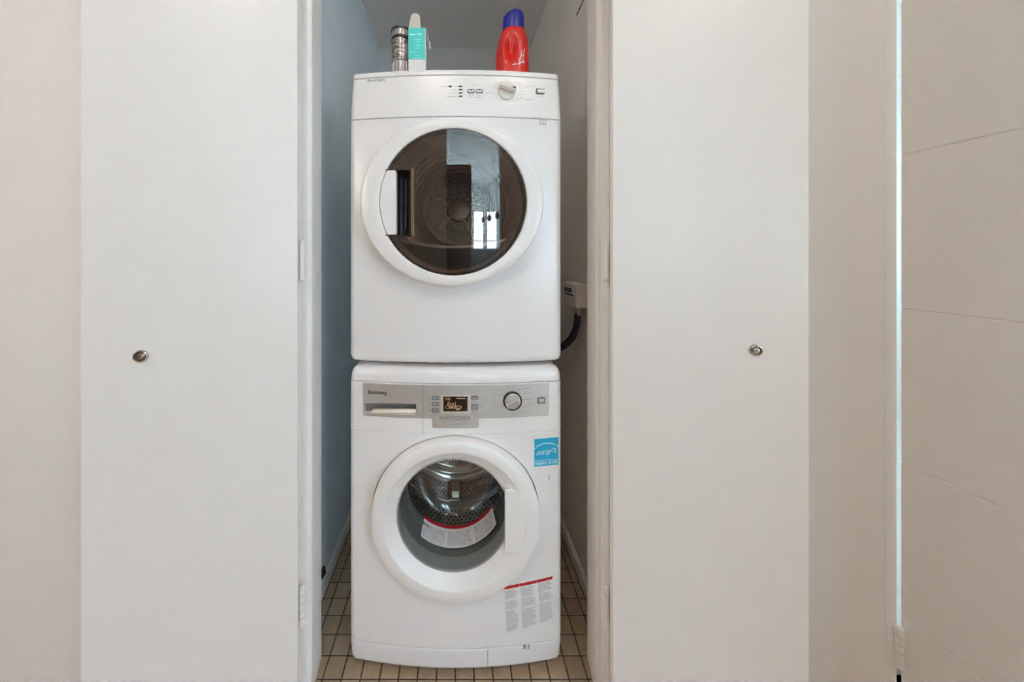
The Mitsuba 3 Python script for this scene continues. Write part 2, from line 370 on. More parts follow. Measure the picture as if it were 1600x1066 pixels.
for zz in (.149, 1.84):
    hinge('door_3', D2 - .008, YW - .012, zz, zz + .094, .0085)
    obj('hinge_plate', bx(D2 - .028, D2 - .004, YW - .006, YW - .003, zz, zz + .094, .0006), 'hinge_paint', 'door_3')

# ------------------------------------------------------------------ the two machines
HWID, DEP, BOW = .2975, .56, .024
def bow(x):
    return -BOW * (1 - (np.asarray(x) / HWID) ** 2)

xs = np.linspace(-HWID, HWID, 121)
rough = sg.Polygon(list(zip(xs, bow(xs))) + [(HWID, DEP), (-HWID, DEP)])
rough = rough.buffer(-.018, quad_segs=24).buffer(.018, quad_segs=24)
ring = rough.exterior
NP = 520
PLAN = np.array([ring.interpolate(t, normalized=True).coords[0] for t in np.linspace(0, 1, NP, endpoint=False)])
tang = np.roll(PLAN, -1, 0) - np.roll(PLAN, 1, 0); tang /= np.linalg.norm(tang, axis=1, keepdims=True)
NRM = np.stack([tang[:, 1], -tang[:, 0]], 1)
if sg.Polygon(PLAN + .001 * NRM).area < sg.Polygon(PLAN).area: NRM = -NRM

def cabinet(profile):
    """profile of (z, inset) -> closed body over the bowed plan"""
    return loft([np.column_stack([PLAN - i * NRM, np.full(NP, z)]) for z, i in profile])

def on_front(mesh, lift=0.0):
    """bends a mesh drawn flat at y = 0 onto the bowed fronts"""
    m = mesh.copy(); v = np.array(m.vertices); v[:, 1] += bow(v[:, 0]) - (lift(v[:, 2]) if callable(lift) else lift); m.vertices = v
    return m

def XY(px, py, lift=0.0):
    """metres on the bowed fronts (x, z) of a place measured on the photograph"""
    if callable(lift): lift = float(lift(EYE - (py - CY) * .875 / F))
    x = (px - CX) * .875 / F
    for _ in range(6): x = (px - CX) * (D0 + float(bow(x)) - lift) / F
    return x, EYE - (py - CY) * (D0 + float(bow(x)) - lift) / F

def plate(px0, px1, py0, py1, t, lift=0.0, r=0.0, n=9):
    """thin plate on the front between two measured corners, rounded by r, bent with it"""
    x0, z1 = XY(px0, py0, lift); x1, z0 = XY(px1, py1, lift)
    return plate_m(x0, x1, z0, z1, t, lift, r)
def plate_m(x0, x1, z0, z1, t, lift=0.0, r=0.0):
    p = sg.box(x0, z0, x1, z1)
    if r: p = p.buffer(-r).buffer(r, quad_segs=5)
    return poly_plate(p, t, lift)
def poly_plate(p, t, lift=0.0, step=.02):
    """flat polygon(s) in (x, z) -> plate t thick whose back lies on the front"""
    x0, _, x1, _ = p.bounds
    cuts = np.arange(math.floor(x0 / step) + 1, math.ceil(x1 / step)) * step
    out = []
    strips = [p] if not len(cuts) else [p.intersection(sg.box(a, -9, b, 9)) for a, b in zip([x0 - 1] + list(cuts), list(cuts) + [x1 + 1])]
    for s in strips:
        for g in getattr(s, 'geoms', [s]):
            if g.geom_type != 'Polygon' or g.area < 1e-10: continue
            m = trimesh.creation.extrude_polygon(g, t, engine='earcut')
            v = np.array(m.vertices); m.vertices = np.stack([v[:, 0], -v[:, 2], v[:, 1]], 1)
            if m.volume < 0: m.invert()
            out.append(m)
    return on_front(cat(out), lift)

def text(s, x, z, h, t=.0004, bold=False, lift=0.0, width=None, shear=0.0, rot=0.0):
    m = meshkit.text_mesh(s, h, t, bold); v = np.array(m.vertices)
    v[:, 0] -= v[:, 0].min()
    if width: v[:, 0] *= width / v[:, 0].max()
    v[:, 0] += shear * v[:, 1]
    c, sn = math.cos(rot), math.sin(rot)
    vx, vz = v[:, 0] * c - v[:, 1] * sn, v[:, 0] * sn + v[:, 1] * c
    m.vertices = np.stack([vx + x, -v[:, 2], vz + z], 1)
    if m.volume < 0: m.invert()
    return on_front(m, lift)

def dashes(spec, t=.0003, lift=0.0, h=1.0):
    """unreadable lines of small print: (px0, px1, py) in rows, broken into words"""
    out = []
    for a, b, y in spec:
        x = a
        while x < b - .4:
            w = min(rng.uniform(1.6, 4.2), b - x)
            out.append(plate(x, x + w, y - h / 2, y + h / 2, t, lift))
            x += w + .55
    return cat(out)

# ---- dryer -------------------------------------------------------
DR = thing('clothes_dryer', 'white front-loading clothes dryer stacked on top of the washing machine', 'clothes dryer')
DZ0, DZS, DZC, DZT = .8635, 1.5405, 1.6575, 1.676
RDX, RDZ = -.0085, 1.3015                         # centre of the round door
DRX, DRZ = .012, 1.355                            # drum axis
cav = man(cyl_y(.186, -.2, .09, RDX, RDZ, 96)) + man(cyl_y(.225, .08, .47, DRX, DRZ, 96))
body = cabinet([(DZ0, .030), (DZ0 + .002, .012), (DZ0 + .008, .004), (DZ0 + .018, 0), (DZS - .002, 0), (DZS, .0045)])
panel = cabinet([(DZS, .0045), (DZS + .0016, .0003), (DZS + .04, .0016), (DZS + .08, .0040), (DZC - .0018, .0070), (DZC, .0110)])
obj('body', man2tri(man(body) - cav), 'enamel', DR, 25)
obj('control_panel', man2tri(man(panel) - cav), 'white_plastic', DR, 25)
obj('top_cover', cabinet([(DZC, .0110), (DZC + .0016, .0066), (DZT - .007, .0076), (DZT - .003, .0094), (DZT - .0008, .0135), (DZT, .020)]), 'enamel', DR, 40)

def door_ring(outer, inner, prof, n=160):
    """prof of (t, y): t = 0 on the inner loop, 1 on the outer; closed on itself"""
    a = np.linspace(0, 2 * np.pi, n, endpoint=False)
    (ox, oz, orx, orz), (ix, iz, ir) = outer, inner
    P = np.stack([ox + orx * np.cos(a), oz + orz * np.sin(a)], 1); Q = np.stack([ix + ir * np.cos(a), iz + ir * np.sin(a)], 1)
    m = loft([np.column_stack([(Q + t * (P - Q))[:, 0], np.full(n, y), (Q + t * (P - Q))[:, 1]]) for t, y in prof], True)
    if m.volume < 0: m.invert()
    return m
RG = .1925
ringm = door_ring((RDX - .002, RDZ, .2430, .2215), (RDX + .002, RDZ, RG), [(1.0, .001), (1.0, -.046), (.985, -.0515), (.95, -.0555), (.86, -.0585), (.5, -.0605), (.14, -.0600), (.04, -.0585), (.0, -.0550), (.0, -.012), (.12, .001)])
# the grip recess is cut out of the ring's inner edge on the left
DD = obj('door', ringm, 'white_plastic', DR, 35, label='round white porthole door with a dark window')
a = np.linspace(0, 2 * np.pi, 128, endpoint=False)
# slightly domed tinted window, leaving out the grip pocket on the left
HX0, HX1, HZ0, HZ1 = RDX - .184, RDX - .108, RDZ - .0885, RDZ + .0850
def dome(x, z): return -.0560 - .007 * (1 - ((x - RDX) ** 2 + (z - RDZ) ** 2) / RG ** 2)
win = sg.Point(RDX, RDZ).buffer(RG, quad_segs=48).difference(sg.box(HX0 - .2, HZ0, HX1, HZ1))
gx = np.arange(-.2, .2001, .01)
vv, ff = [], []
for i in range(len(gx) - 1):
    for j in range(len(gx) - 1):
        c = win.intersection(sg.box(RDX + gx[i], RDZ + gx[j], RDX + gx[i + 1], RDZ + gx[j + 1]))
        for g in getattr(c, 'geoms', [c]):
            if g.geom_type != 'Polygon' or g.area < 1e-9: continue
            p, q = trimesh.creation.triangulate_polygon(g, engine='earcut')
            ff.append(np.asarray(q) + len(vv)); vv += [tuple(k) for k in np.asarray(p)]
vv = np.array(vv); gl = trimesh.Trimesh(np.column_stack([vv[:, 0], dome(vv[:, 0], vv[:, 1]), vv[:, 1]]), np.vstack(ff), process=False)
gl.merge_vertices(digits_vertex=6)
if gl.face_normals[:, 1].mean() > 0: gl.invert()
obj('window_glass', gl, 'dryer_glass', DD, True, label='dark tinted domed window glass')
obj('window_rim', lathe_y([(RG + .0005, -.0545), (RG - .0025, -.0562), (RG - .0045, -.0545), (RG - .0045, -.030), (RG + .0005, -.030)], RDX + .002, RDZ, 128, True), 'black_plastic', DD, 40)
# inner funnel of the door: dark plastic with a lower tray, then the drum mouth
obj('inner_liner', lathe_y([(.188, -.030), (.183, -.010), (.180, .030), (.178, .085), (.1775, .085), (.1775, .03), (.1805, -.010), (.1862, -.030)], RDX, RDZ, 96, True), 'liner_plastic', DD, 40)
lp = sg.Polygon([(RDX + u, RDZ - .112 + u * u * .9) for u in np.linspace(-.19, .19, 40)] + [(RDX + .19, RDZ - .3), (RDX - .19, RDZ - .3)]).intersection(sg.Point(RDX, RDZ).buffer(.1765, quad_segs=32))
lm = trimesh.creation.extrude_polygon(lp, .075, engine='earcut'); v = np.array(lm.vertices); lm.vertices = np.stack([v[:, 0], .088 - v[:, 2], v[:, 1]], 1)
if lm.volume < 0: lm.invert()
numbered_last = obj('filter_housing', lm, 'black_plastic', DR, label='black filter housing at the bottom of the drum mouth')
lpo = lp.difference(sg.Polygon([(x, z - .008) for x, z in lp.exterior.coords]))
lm = trimesh.creation.extrude_polygon(max(getattr(lpo, 'geoms', [lpo]), key=lambda g: g.area), .004, engine='earcut'); v = np.array(lm.vertices); lm.vertices = np.stack([v[:, 0], .0125 - v[:, 2], v[:, 1]], 1)
if lm.volume < 0: lm.invert()
obj('housing_lip', lm, 'dryer_drum', numbered_last, label='brownish lip of the housing')
# white grip and black pocket behind it
gp = sg.Point(RDX + .002, RDZ).buffer(RG - .0012, quad_segs=48).intersection(sg.box(HX0 - .2, HZ0 + .0025, RDX - .1475, HZ1 - .0025)).buffer(-.004).buffer(.004)
gm = trimesh.creation.extrude_polygon(gp, .020, engine='earcut'); v = np.array(gm.vertices); gm.vertices = np.stack([v[:, 0], -.0595 + v[:, 2], v[:, 1]], 1)
if gm.volume < 0: gm.invert()
obj('grip', gm, 'white_plastic', DD, label='white door grip')
px0, px1 = RDX - .1755, HX1
obj('grip_pocket', cat([bx(px1 - .0035, px1, -.064, -.012, HZ0, HZ1, .001), bx(px0, px1, -.016, -.012, HZ0, HZ1), *[loft([np.column_stack([[cxp + rp * math.cos(q) for q in np.linspace(0, 2 * math.pi, 14, endpoint=False)], [-.020 + .8 * rp * math.sin(q) for q in np.linspace(0, 2 * math.pi, 14, endpoint=False)], np.full(14, zz)]) for zz, rp in ((HZ0 + .004, .0015), (HZ0 + .03, rr), (HZ1 - .03, rr), (HZ1 - .004, .0015))]) for cxp, rr in ((px0 + .047, .006), (px0 + .060, .0045))], bx(px0, px1, -.060, -.012, HZ1 - .0025, HZ1), bx(px0, px1, -.060, -.012, HZ0, HZ0 + .0025)]), 'gloss_black', DD, 30, label='glossy black pocket behind the grip')
obj('grip_edge', bx(px1, px1 + .007, -.0655, -.020, HZ0 - .002, HZ1 + .002, .0015), 'amber_edge', DD, label='amber brown edge of the grip pocket')
# drum
drum_prof = [(.222, .092), (.222, .46)]
pf = []
nst = 9
for k in range(nst):
    ra, rb = .216 - .062 * (k / nst) ** 1.4, .216 - .062 * ((k + 1) / nst) ** 1.4
    ya, yb2 = .096 + .36 * k / nst, .096 + .36 * (k + 1) / nst
    pf += [(ra, ya), (ra - .001, yb2 - .011), (ra - .0065, yb2 - .0085), (ra - .0075, yb2 - .0055), (rb - .0035, yb2 - .0015), (rb, yb2)]
obj_d = obj('drum', lathe_y(pf + [(.1535, .462), (.150, .450), (.146, .450), (.143, .464), (.139, .464), (.137, .456), (.133, .456), (.130, .464)], DRX, DRZ, 128), 'dryer_drum', DR, 50, label='brownish metal drum seen through the window')
obj('drum_lip', lathe_y([(.176, .086), (.214, .095), (.214, .098), (.174, .090)], RDX + .004, RDZ + .006, 96, True), 'dryer_drum', obj_d, 50)
obj('back_plate', lathe_y([(.1305, .464), (.05, .464), (.046, .458), (.02, .456), (.0, .456)], DRX, DRZ, 96), 'dryer_drum', obj_d, 40)
ribs, holes = [], []
for k in range(5):
    t = math.radians(8 + 72 * k)
    b = bx(.044, .129, .457, .466, -.0055, .0055, .002)
    b.apply_transform(trimesh.transformations.rotation_matrix(-t, [0, 1, 0])); b.apply_translation((DRX, 0, DRZ)); obj('rib', b, 'dryer_drum', obj_d)
for r in np.arange(.054, .128, .0086):
    n = int(2 * math.pi * r / .0094)
    for q in range(n):
        t = 2 * math.pi * (q + .5 * (int(r * 1000) % 2)) / n
        tt = (math.degrees(t) - 8) % 72; tt = min(tt, 72 - tt)
        if r * math.radians(tt) < .009: continue
        holes.append(cyl_y(.0032, .4626, .4636, DRX + r * math.cos(t), DRZ + r * math.sin(t), 8))
obj('perforation', cat(holes), 'hole', obj_d, kind='stuff')

# dryer panel details
def L(z): return -np.interp(z, [DZS, DZS + .04, DZS + .08, DZC], [.0003, .0016, .0040, .0070])     # the panel leans back towards the top
x, z = XY(574, 128, L); x1, _ = XY(601.5, 128, L)
obj('brand_lettering', text('Blomberg', x, z + .0005, .0072, bold=True, width=x1 - x, lift=L), 'grey_print', DR, label='small grey maker lettering')
kx, kz = XY(792, 142.5, L)
ky = float(bow(kx)) - float(L(kz)) + .0004
KN = obj('program_knob', lathe_y([(.0248, ky), (.0248, ky - .006), (.0238, ky - .0075), (.0225, ky - .008), (.0, ky - .008)], kx, kz, 64, caps=True), 'knob_plastic', DR, 30, label='round off-white programme knob')
g = bx(-.0245, .0225, -.0165, -.0005, -.0075, .0075, .003); g.apply_transform(trimesh.transformations.rotation_matrix(math.radians(19), [0, 1, 0])); g.apply_translation((kx + .001, ky - .007, kz + .004))
obj('grip_bar', g, 'knob_plastic', KN)
g = bx(.012, .0215, -.0172, -.016, -.0015, .0015); g.apply_transform(trimesh.transformations.rotation_matrix(math.radians(19), [0, 1, 0])); g.apply_translation((kx + .001, ky - .007, kz + .004))
obj('pointer_mark', g, 'black_print', KN)
for px in (736, 749):
    b = obj('button', plate(px - 5.5, px + 5.5, 139.7, 145.6, .0022, L, .0015), 'button_rim', DR, label='small grey push button')
    obj('button_cap', plate(px - 4.4, px + 4.4, 140.8, 144.7, .0032, L, .0012), 'silver_light', b)
    obj('mark', plate(px - 2, px + 2, 140.6, 142.2, .0036, L), 'black_print', b)
b = obj('power_button', plate(837.5, 850.5, 138.5, 147.6, .0022, L, .002), 'button_rim', DR, label='silver power button')
obj('button_cap', plate(839.6, 850.5, 140.3, 145.8, .0034, L, .0015), 'silver_light', b)
for px, py in ((703.5, 135.2), (719.6, 135), (719.6, 140.2), (719.6, 145.4), (719.6, 150.7)):
    obj('indicator_light', plate(px - 2.6, px + 2.6, py - .95, py + .95, .001, L, .0007), 'black_print', DR, label='tiny dark indicator lamp')
sp = [(688, 699, 135.3), (710, 716, 135), (706, 715.5, 140.2), (704, 715.5, 145.4), (699, 715, 150.7), (738, 748, 133.6), (732.5, 740, 149.2), (733, 739.5, 151), (745, 752, 149), (744.5, 755, 152.5),
      (788, 795, 125.4), (774.5, 780, 129.4), (772, 779, 132.6), (761.5, 774, 137), (766, 774, 142.4), (759.5, 775, 145.6), (770, 776, 148.6), (772, 778, 153), (776, 785, 156.6), (798, 801, 129.4), (803.5, 812, 129.3), (807, 816, 132.4), (819, 835, 134.8), (809, 823, 137), (810, 821, 142.8), (809, 822, 148.4), (807, 819, 153), (800, 815, 156.4), (820, 835, 155.7), (839, 848, 150.2)]
obj('panel_print', dashes(sp, lift=L, h=.75), 'light_print', DR, label='small grey programme names', kind='stuff')
x0, z1 = XY(842.5, 187.5); x1, z0 = XY(854, 195.5)
ic = sg.box(x0, z0 + .003, (x0 + x1) / 2 - .0012, z1).union(sg.box((x0 + x1) / 2 + .0012, z0 + .003, x1, z1)).union(sg.box(x0 - .0006, z0, x1 + .0006, z0 + .0032))
ic = ic.difference(sg.box(x0 + .003, z0 + .0055, (x0 + x1) / 2 - .0028, z1 - .002)).difference(sg.box((x0 + x1) / 2 + .0028, z0 + .0055, x1 - .003, z1 - .002))
obj('manual_symbol', poly_plate(ic, .0004), 'light_print', DR, label='small grey open-book symbol')
# dark strip standing in for the shadow in the joint between the machines
sfx = np.linspace(-.222, .222, 40)
sf = trimesh.creation.extrude_polygon(sg.Polygon([(q, float(bow(q)) + .050) for q in sfx] + [(.222, .45), (-.222, .45)]), .0115, engine='earcut'); sf.apply_translation((0, 0, .8525))
obj('gap_shadow', sf, 'gap_shade', DR, label='dark strip painted for the shadow in the gap under the dryer')

# ---- washing machine ---------------------------------------------
WM = thing('washing_machine', 'white front-loading washing machine under the dryer with a silver control panel', 'washing machine')
WDX, WDZ = -.0005, .4600
wcav = man(cyl_y(.176, -.2, .10, WDX, WDZ, 96)) + man(cyl_y(.236, .09, .47, WDX, WDZ, 96))
ZB, ZK, ZP, ZC, ZT = .022, .0875, .6725, .8105, .8525
body = cabinet([(ZK, .006), (ZK + .002, .0005), (ZK + .02, 0), (ZP - .002, 0), (ZP, .003)])
panel = cabinet([(ZP, .003), (ZP + .0015, -.0004), (ZP + .01, -.0004), (.75, .0), (ZC - .0018, .0004), (ZC, .0075)])
obj('body', man2tri(man(body) - wcav - man(loft([circle(.2322, -.2, WDX, .4500, 160, .2215), circle(.2322, .022, WDX, .4500, 160, .2215)]))), 'enamel', WM, 25)
# panel with the recess of the detergent drawer grip
bx0, bz1 = XY(571, 627.5); bx1, bz0 = XY(650.5, 648.5)
pocket = man(bx(bx0, bx1, -.2, float(bow((bx0 + bx1) / 2)) + .028, bz0, bz1))
obj('control_panel', man2tri(man(panel) - pocket - wcav), 'white_plastic', WM, 25)
obj('top_cover', cabinet([(ZC, .0075), (ZC + .0016, .0012), (ZC + .012, .0018), (ZC + .022, .0035), (ZC + .030, .0070), (ZC + .0360, .0125), (ZC + .0400, .020), (ZT, .034)]), 'enamel', WM, 40)
obj('kick_panel', cabinet([(ZB, .016), (ZB + .004, .0085), (ZB + .014, .0035), (ZK - .006, .0), (ZK - .0015, .0012), (ZK, .006)]), 'enamel', WM, 30, label='curved kick panel along the bottom')
x, z0 = XY(762, 1048); _, z1 = XY(762, 1015)
obj('flap_seam', plate_m(x - .0007, x + .0007, z0 + .01, z1, .0004, .0), 'grey_print', WM)
obj('flap_notch', cat([plate(817.5, 822, 1008, 1013, .0012, .0), plate(825, 827.5, 1008, 1013, .0012, .0)]), 'grey_print', WM)
for sx in (-1, 1):
    for yy in (.05, .48):
        obj('foot', lathe_z([(.020, .001), (.020, .008), (.010, .012), (.010, ZB + .004)], sx * .24, yy, 20), 'black_plastic', WM)

# silver fascia: drawer front left, control board right with a tab below
S = .0004
xa, za = XY(567.5, 601); xb, zb = XY(857.5, 653)
xs_, _ = XY(661, 640)
zt = ZC - .0035; zl = XY(640, 653)[1]
rim = 0
dra = sg.box(xa, zl, xs_ - .0006, zt).buffer(-.004).buffer(.004).union(sg.box(xa + .01, zl, xs_ - .0006, zt)).union(sg.box(xa, zl + .01, xs_ - .0006, zt))
dra = dra.difference(sg.box(bx0, bz0, bx1, bz1))
DW = obj('detergent_drawer', poly_plate(dra, .0012, S), 'silver', WM, label='silver detergent drawer front with a recessed grip')
ymid = float(bow((bx0 + bx1) / 2))
yb = ymid + .0265
obj('grip_recess', cat([bx(bx0, bx1, yb - .002, yb, bz0, bz1), bx(bx0, bx1, ymid - .002, yb, bz1 - .0015, bz1), bx(bx1 - .0015, bx1, ymid - .001, yb, bz0, bz1), bx(bx0, bx0 + .0012, ymid + .010, yb, bz0, bz1)]), 'recess', DW)
gx0 = bx0 + .022
bar = trimesh.convex.convex_hull(np.array([[gx, y, z] for gx in (gx0, bx1 - .001) for y, z in ((ymid - .001, bz0), (ymid - .001, bz0 + .004), (ymid + .004, bz0 + .0105), (ymid + .010, bz0 + .0115), (ymid + .02, bz0))] + [[gx0 - .008, y, bz0] for y in (ymid, ymid + .02)]))
obj('grip_lip', bar, 'lip_cream', DW, label='pale silver lip of the drawer grip')
x, z = XY(575.5, 615.3); x1, _ = XY(604, 615)
obj('brand_lettering', text('Blomberg', x, z + .0008, .0092, bold=True, width=x1 - x, lift=S + .0012), 'black_print', DW, label='small black maker lettering')
tx0, tz0 = XY(675.5, 668.5); tx1, _ = XY(748, 668)
ctl = sg.box(xs_ + .0006, zl, xb, zt)
tab = sg.box(tx0, tz0, tx1, zl + .02).buffer(-.005).buffer(.005).union(sg.box(tx0, zl - .004, tx1, zl + .02))
ctl = ctl.union(tab)
fil = sg.box(xb - .006, zl, xb, zl + .006)
ctl = ctl.difference(fil).union(sg.Point(xb - .006, zl + .006).buffer(.006).intersection(fil.buffer(.0001)).buffer(0))
FC = obj('control_fascia', poly_plate(ctl, .0012, S), 'silver', WM, label='silver control board with display, buttons and knob')
x, z1 = XY(661, 601); _, z0 = XY(661, 680)
obj('drawer_seam', plate_m(x - .0005, x + .0005, z0, zt, .0005, S), 'grey_print', WM)
LL = S + .0012
fr = sg.box(*(XY(688, 645.5, LL)), *(XY(735.5, 617, LL))) if False else None
def pbox(a, b, c, d, l=LL):
    x0, z1 = XY(a, c, l); x1, z0 = XY(b, d, l); return sg.box(x0, z0, x1, z1)
frame = pbox(688.5, 735.5, 617.5, 646.5).buffer(-.003).buffer(.003).difference(pbox(693, 730.5, 619.2, 642.5))
DSP = obj('display', poly_plate(pbox(692.5, 731, 618.8, 643), .0008, LL), 'display_glass', FC, label='small dark display with amber characters')
obj('display_frame', poly_plate(frame, .0024, LL), 'silver_light', DSP)
l2 = LL + .0009
seg = []
def at(px, py, s, hpx, wpx, **k):
    x, z = XY(px, py, l2); return text(s, x, z, hpx * .00175, lift=l2, width=wpx * .00175, **k)
seg.append(at(696.2, 625.2, '00', 3.6, 7.2))
seg.append(at(699.2, 634.4, 'End', 6.2, 12.2, shear=.08))
dd = [(713.5, 727.5, 622.6)]
seg.append(dashes(dd, .0003, l2, 1.4))
bxo = pbox(696.3, 721, 634.0, 639.0, l2); seg.append(poly_plate(bxo.difference(bxo.buffer(-.0008)), .0003, l2))
for px in (702.5, 706.5, 710.5): seg.append(plate(px - 1.2, px + 1.2, 635.0, 637.8, .0004, l2))
for px in (714.5, 720): seg.append(at(px - 1.4, 638.4, '8', 4.2, 2.8))
seg.append(plate(712.5, 718.5, 639.2, 640.6, .0004, l2))
obj('display_characters', cat(seg), 'amber', DSP, label='amber display reading End')
for px, py, w, h in ((680.3, 622, 5.5, 2.7), (680.3, 631.5, 5.5, 2.7), (680.3, 641.3, 5.5, 2.7), (741.7, 621.6, 5.2, 2.6), (741.8, 635.8, 5.2, 4.0)):
    b = obj('button', plate(px - w, px + w, py - h, py + h, .0016, LL, .0012), 'button_rim', FC, label='small grey push button')
    obj('button_cap', plate(px - w + 1.1, px + w - 1.1, py - h + .7, py + h - 1.2, .0026, LL, .001), 'grey_button' if h > 3 else 'button_cap', b)
for k in range(4):
    a0 = 687 + k * 12.1
    b = obj('option_key', plate(a0, a0 + 11.6, 650.7, 655.4, .0018, LL, .001), 'grey_button', FC, label='flat grey option key')
    obj('key_line', plate(a0 + 2, a0 + 9.6, 652.3, 653.6, .0021, LL), 'silver', b)
kx, kz = XY(800.3, 625.8); ky = float(bow(kx)) - LL + .0002
obj('knob_collar', lathe_y([(.0258, ky), (.0258, ky - .004), (.0245, ky - .0052), (.0228, ky - .0046), (.0222, ky - .001), (.0222, ky)], kx, kz, 72, True), 'black_plastic', FC, 30)
KN = obj('program_knob', lathe_y([(.0222, ky), (.0222, ky - .0045), (.0214, ky - .0062), (.0195, ky - .0070), (.0, ky - .0070)], kx, kz, 72, caps=True), 'knob_silver', FC, 30, label='round silver programme knob in a black collar')
RM = trimesh.transformations.rotation_matrix(math.radians(-27), [0, 1, 0])
for nm, q, mt in (('grip_bar', trimesh.convex.convex_hull(np.array([[sx * l, y, sz * h_] for sx in (-1, 1) for sz in (-1, 1) for l, y, h_ in ((.0205, .002, .0066), (.0190, -.0042, .0056))])), 'silver_light'), ('grip_inlay', bx(-.0165, .0150, -.0047, -.0040, -.0042, .0026), 'grey_button')):
    q.apply_transform(RM); q.apply_translation((kx + .0012, ky - .0068, kz - .0035)); obj(nm, q, mt, KN)
b = obj('power_button', plate(840, 851.5, 621.2, 629.8, .0016, LL, .0022), 'button_rim', FC, label='dark-rimmed silver power button')
obj('button_cap', plate(841.7, 850, 622.7, 627.6, .0030, LL, .0015), 'knob_silver', b)
sp = [(669, 673.5, 622), (670, 673, 631.5), (664, 673, 636), (668, 673, 640.5), (749.5, 761, 621.8), (741, 744, 628.2), (749, 756, 634), (749, 755.5, 637.5), (737, 747, 643), (738, 745, 645),
      (690, 696, 658), (690.5, 696, 660.8), (702, 708.5, 658.3), (713.5, 718, 657.5), (726, 730, 657.5), (724, 731.5, 660.2), (705, 712, 663), (713, 722, 663), (723, 731, 663), (715.5, 718, 665.2),
      (792, 806.5, 606), (772, 788, 608.6), (770, 778.5, 616), (780, 786, 616.6), (768.5, 774, 625.6), (776, 785, 627), (769.5, 780, 635.5), (782, 787, 636.3), (772.5, 781, 644), (782, 790, 645), (793.5, 806.5, 647), (811, 818, 608.8), (819, 828, 607.6), (817, 830.5, 615), (818, 832, 624.3), (816, 823, 635.5), (826, 832, 633.8), (810, 815, 645), (816.5, 828, 643.2), (842.5, 849.5, 617.8)]
obj('panel_print', dashes(sp, lift=LL, h=.7), 'mid_print', FC, label='small grey programme names', kind='stuff')

# door: outer ring, sloping reveal, glass bowl
ringw = door_ring((WDX, .4500, .2295, .2190), (WDX - .006, WDZ - .003, .1520), [(1.0, .001), (1.0, -.030), (.985, -.038), (.95, -.043), (.85, -.0475), (.66, -.0500), (.50, -.0498), (.455, -.0485), (.43, -.0460), (.30, -.041), (.06, -.030), (.0, -.028), (.0, .010), (.3, .010)])
WD = obj('door', ringw, 'white_plastic', WM, 35, label='round white porthole door with a clear glass bowl')
bprof = [(.1512, -.024), (.1505, -.006), (.149, .004), (.146, .03), (.142, .07), (.137, .115), (.130, .130), (.115, .141), (.085, .150), (.05, .154), (.0, .155)]
obj('glass_bowl', lathe_y(bprof, WDX - .006, WDZ - .003, 128), 'washer_glass', WD, True, label='clear glass bowl')
obj('bowl_rim', lathe_y([(.1538, -.0305), (.1508, -.0300), (.1502, -.026), (.1540, -.025)], WDX - .006, WDZ - .003, 128, True), 'button_cap', WD, 40)
obj('bowl_collar', lathe_y([(.1519, -.0275), (.1514, -.0265), (.1514, .0125), (.1519, .0135)], WDX - .006, WDZ - .003, 128, True), 'collar', WD, 40, label='grey collar round the glass bowl')
# handle plate over the right side of the window
hx0, hz0, hz1 = .1311, .3766, .5356
hp = sg.Point(WDX, WDZ).buffer(.186, quad_segs=48).intersection(sg.box(hx0, hz0, .3, hz1))
hm = trimesh.creation.extrude_polygon(hp, .012, engine='earcut'); v = np.array(hm.vertices); hm.vertices = np.stack([v[:, 0], -.0502 + v[:, 2], v[:, 1]], 1)
if hm.volume < 0: hm.invert()
obj('handle', hm, 'white_plastic', WD, label='flat white door handle plate')
# warning strip stuck inside the bowl
def bowl_patch(a0, a1, y0, y1, off, na=30, ny=4):
    A = np.radians(np.linspace(a0, a1, na)); Y = np.linspace(y0, y1, ny)
    py, pr_ = [q[1] for q in bprof], [q[0] for q in bprof]
    def surf(o):
        return np.array([[(WDX - .006) + (np.interp(y, py, pr_) - o) * math.sin(t), y, (WDZ - .003) - (np.interp(y, py, pr_) - o) * math.cos(t)] for t in A for y in Y])
    V = np.vstack([surf(off), surf(off + .0004)]); f = []; N = na * ny
    for i in range(na - 1):
        for j in range(ny - 1):
            q = [i * ny + j, i * ny + j + 1, (i + 1) * ny + j + 1, (i + 1) * ny + j]
            f += [[q[0], q[1], q[2]], [q[0], q[2], q[3]], [N + q[2], N + q[1], N + q[0]], [N + q[3], N + q[2], N + q[0]]]
    rimv = [i * ny for i in range(na)] + [(na - 1) * ny + j for j in range(1, ny)] + [i * ny + ny - 1 for i in range(na - 2, -1, -1)] + [j for j in range(ny - 2, 0, -1)]
    for p, q in zip(rimv, rimv[1:] + rimv[:1]): f += [[p, q, N + q], [p, N + q, N + p]]
    m = trimesh.Trimesh(V, f, process=False); m.fix_normals(); return m
BL = obj('bowl_warning_strip', bowl_patch(-41, 59, .032, .100, .0006), 'sticker_white', WD, True, label='curved white warning strip with a red edge')
obj('red_edge', bowl_patch(-41, 59, .0900, .1002, .0011, ny=3), 'red_print', BL, True)
pp = []
for c0, c1 in ((-39, -10), (-7, 23), (27, 56)):
    for y in np.arange(.037, .083, .0042):
        t = c0
        while t < c1 - 2:
            w = min(rng.uniform(2, 6), c1 - t)
            if rng.random() < .86: pp.append(bowl_patch(t, t + w, y, y + .0021, .0011, 3, 2))
            t += w + .9
obj('strip_print', cat(pp), 'pale_print', BL, kind='stuff')
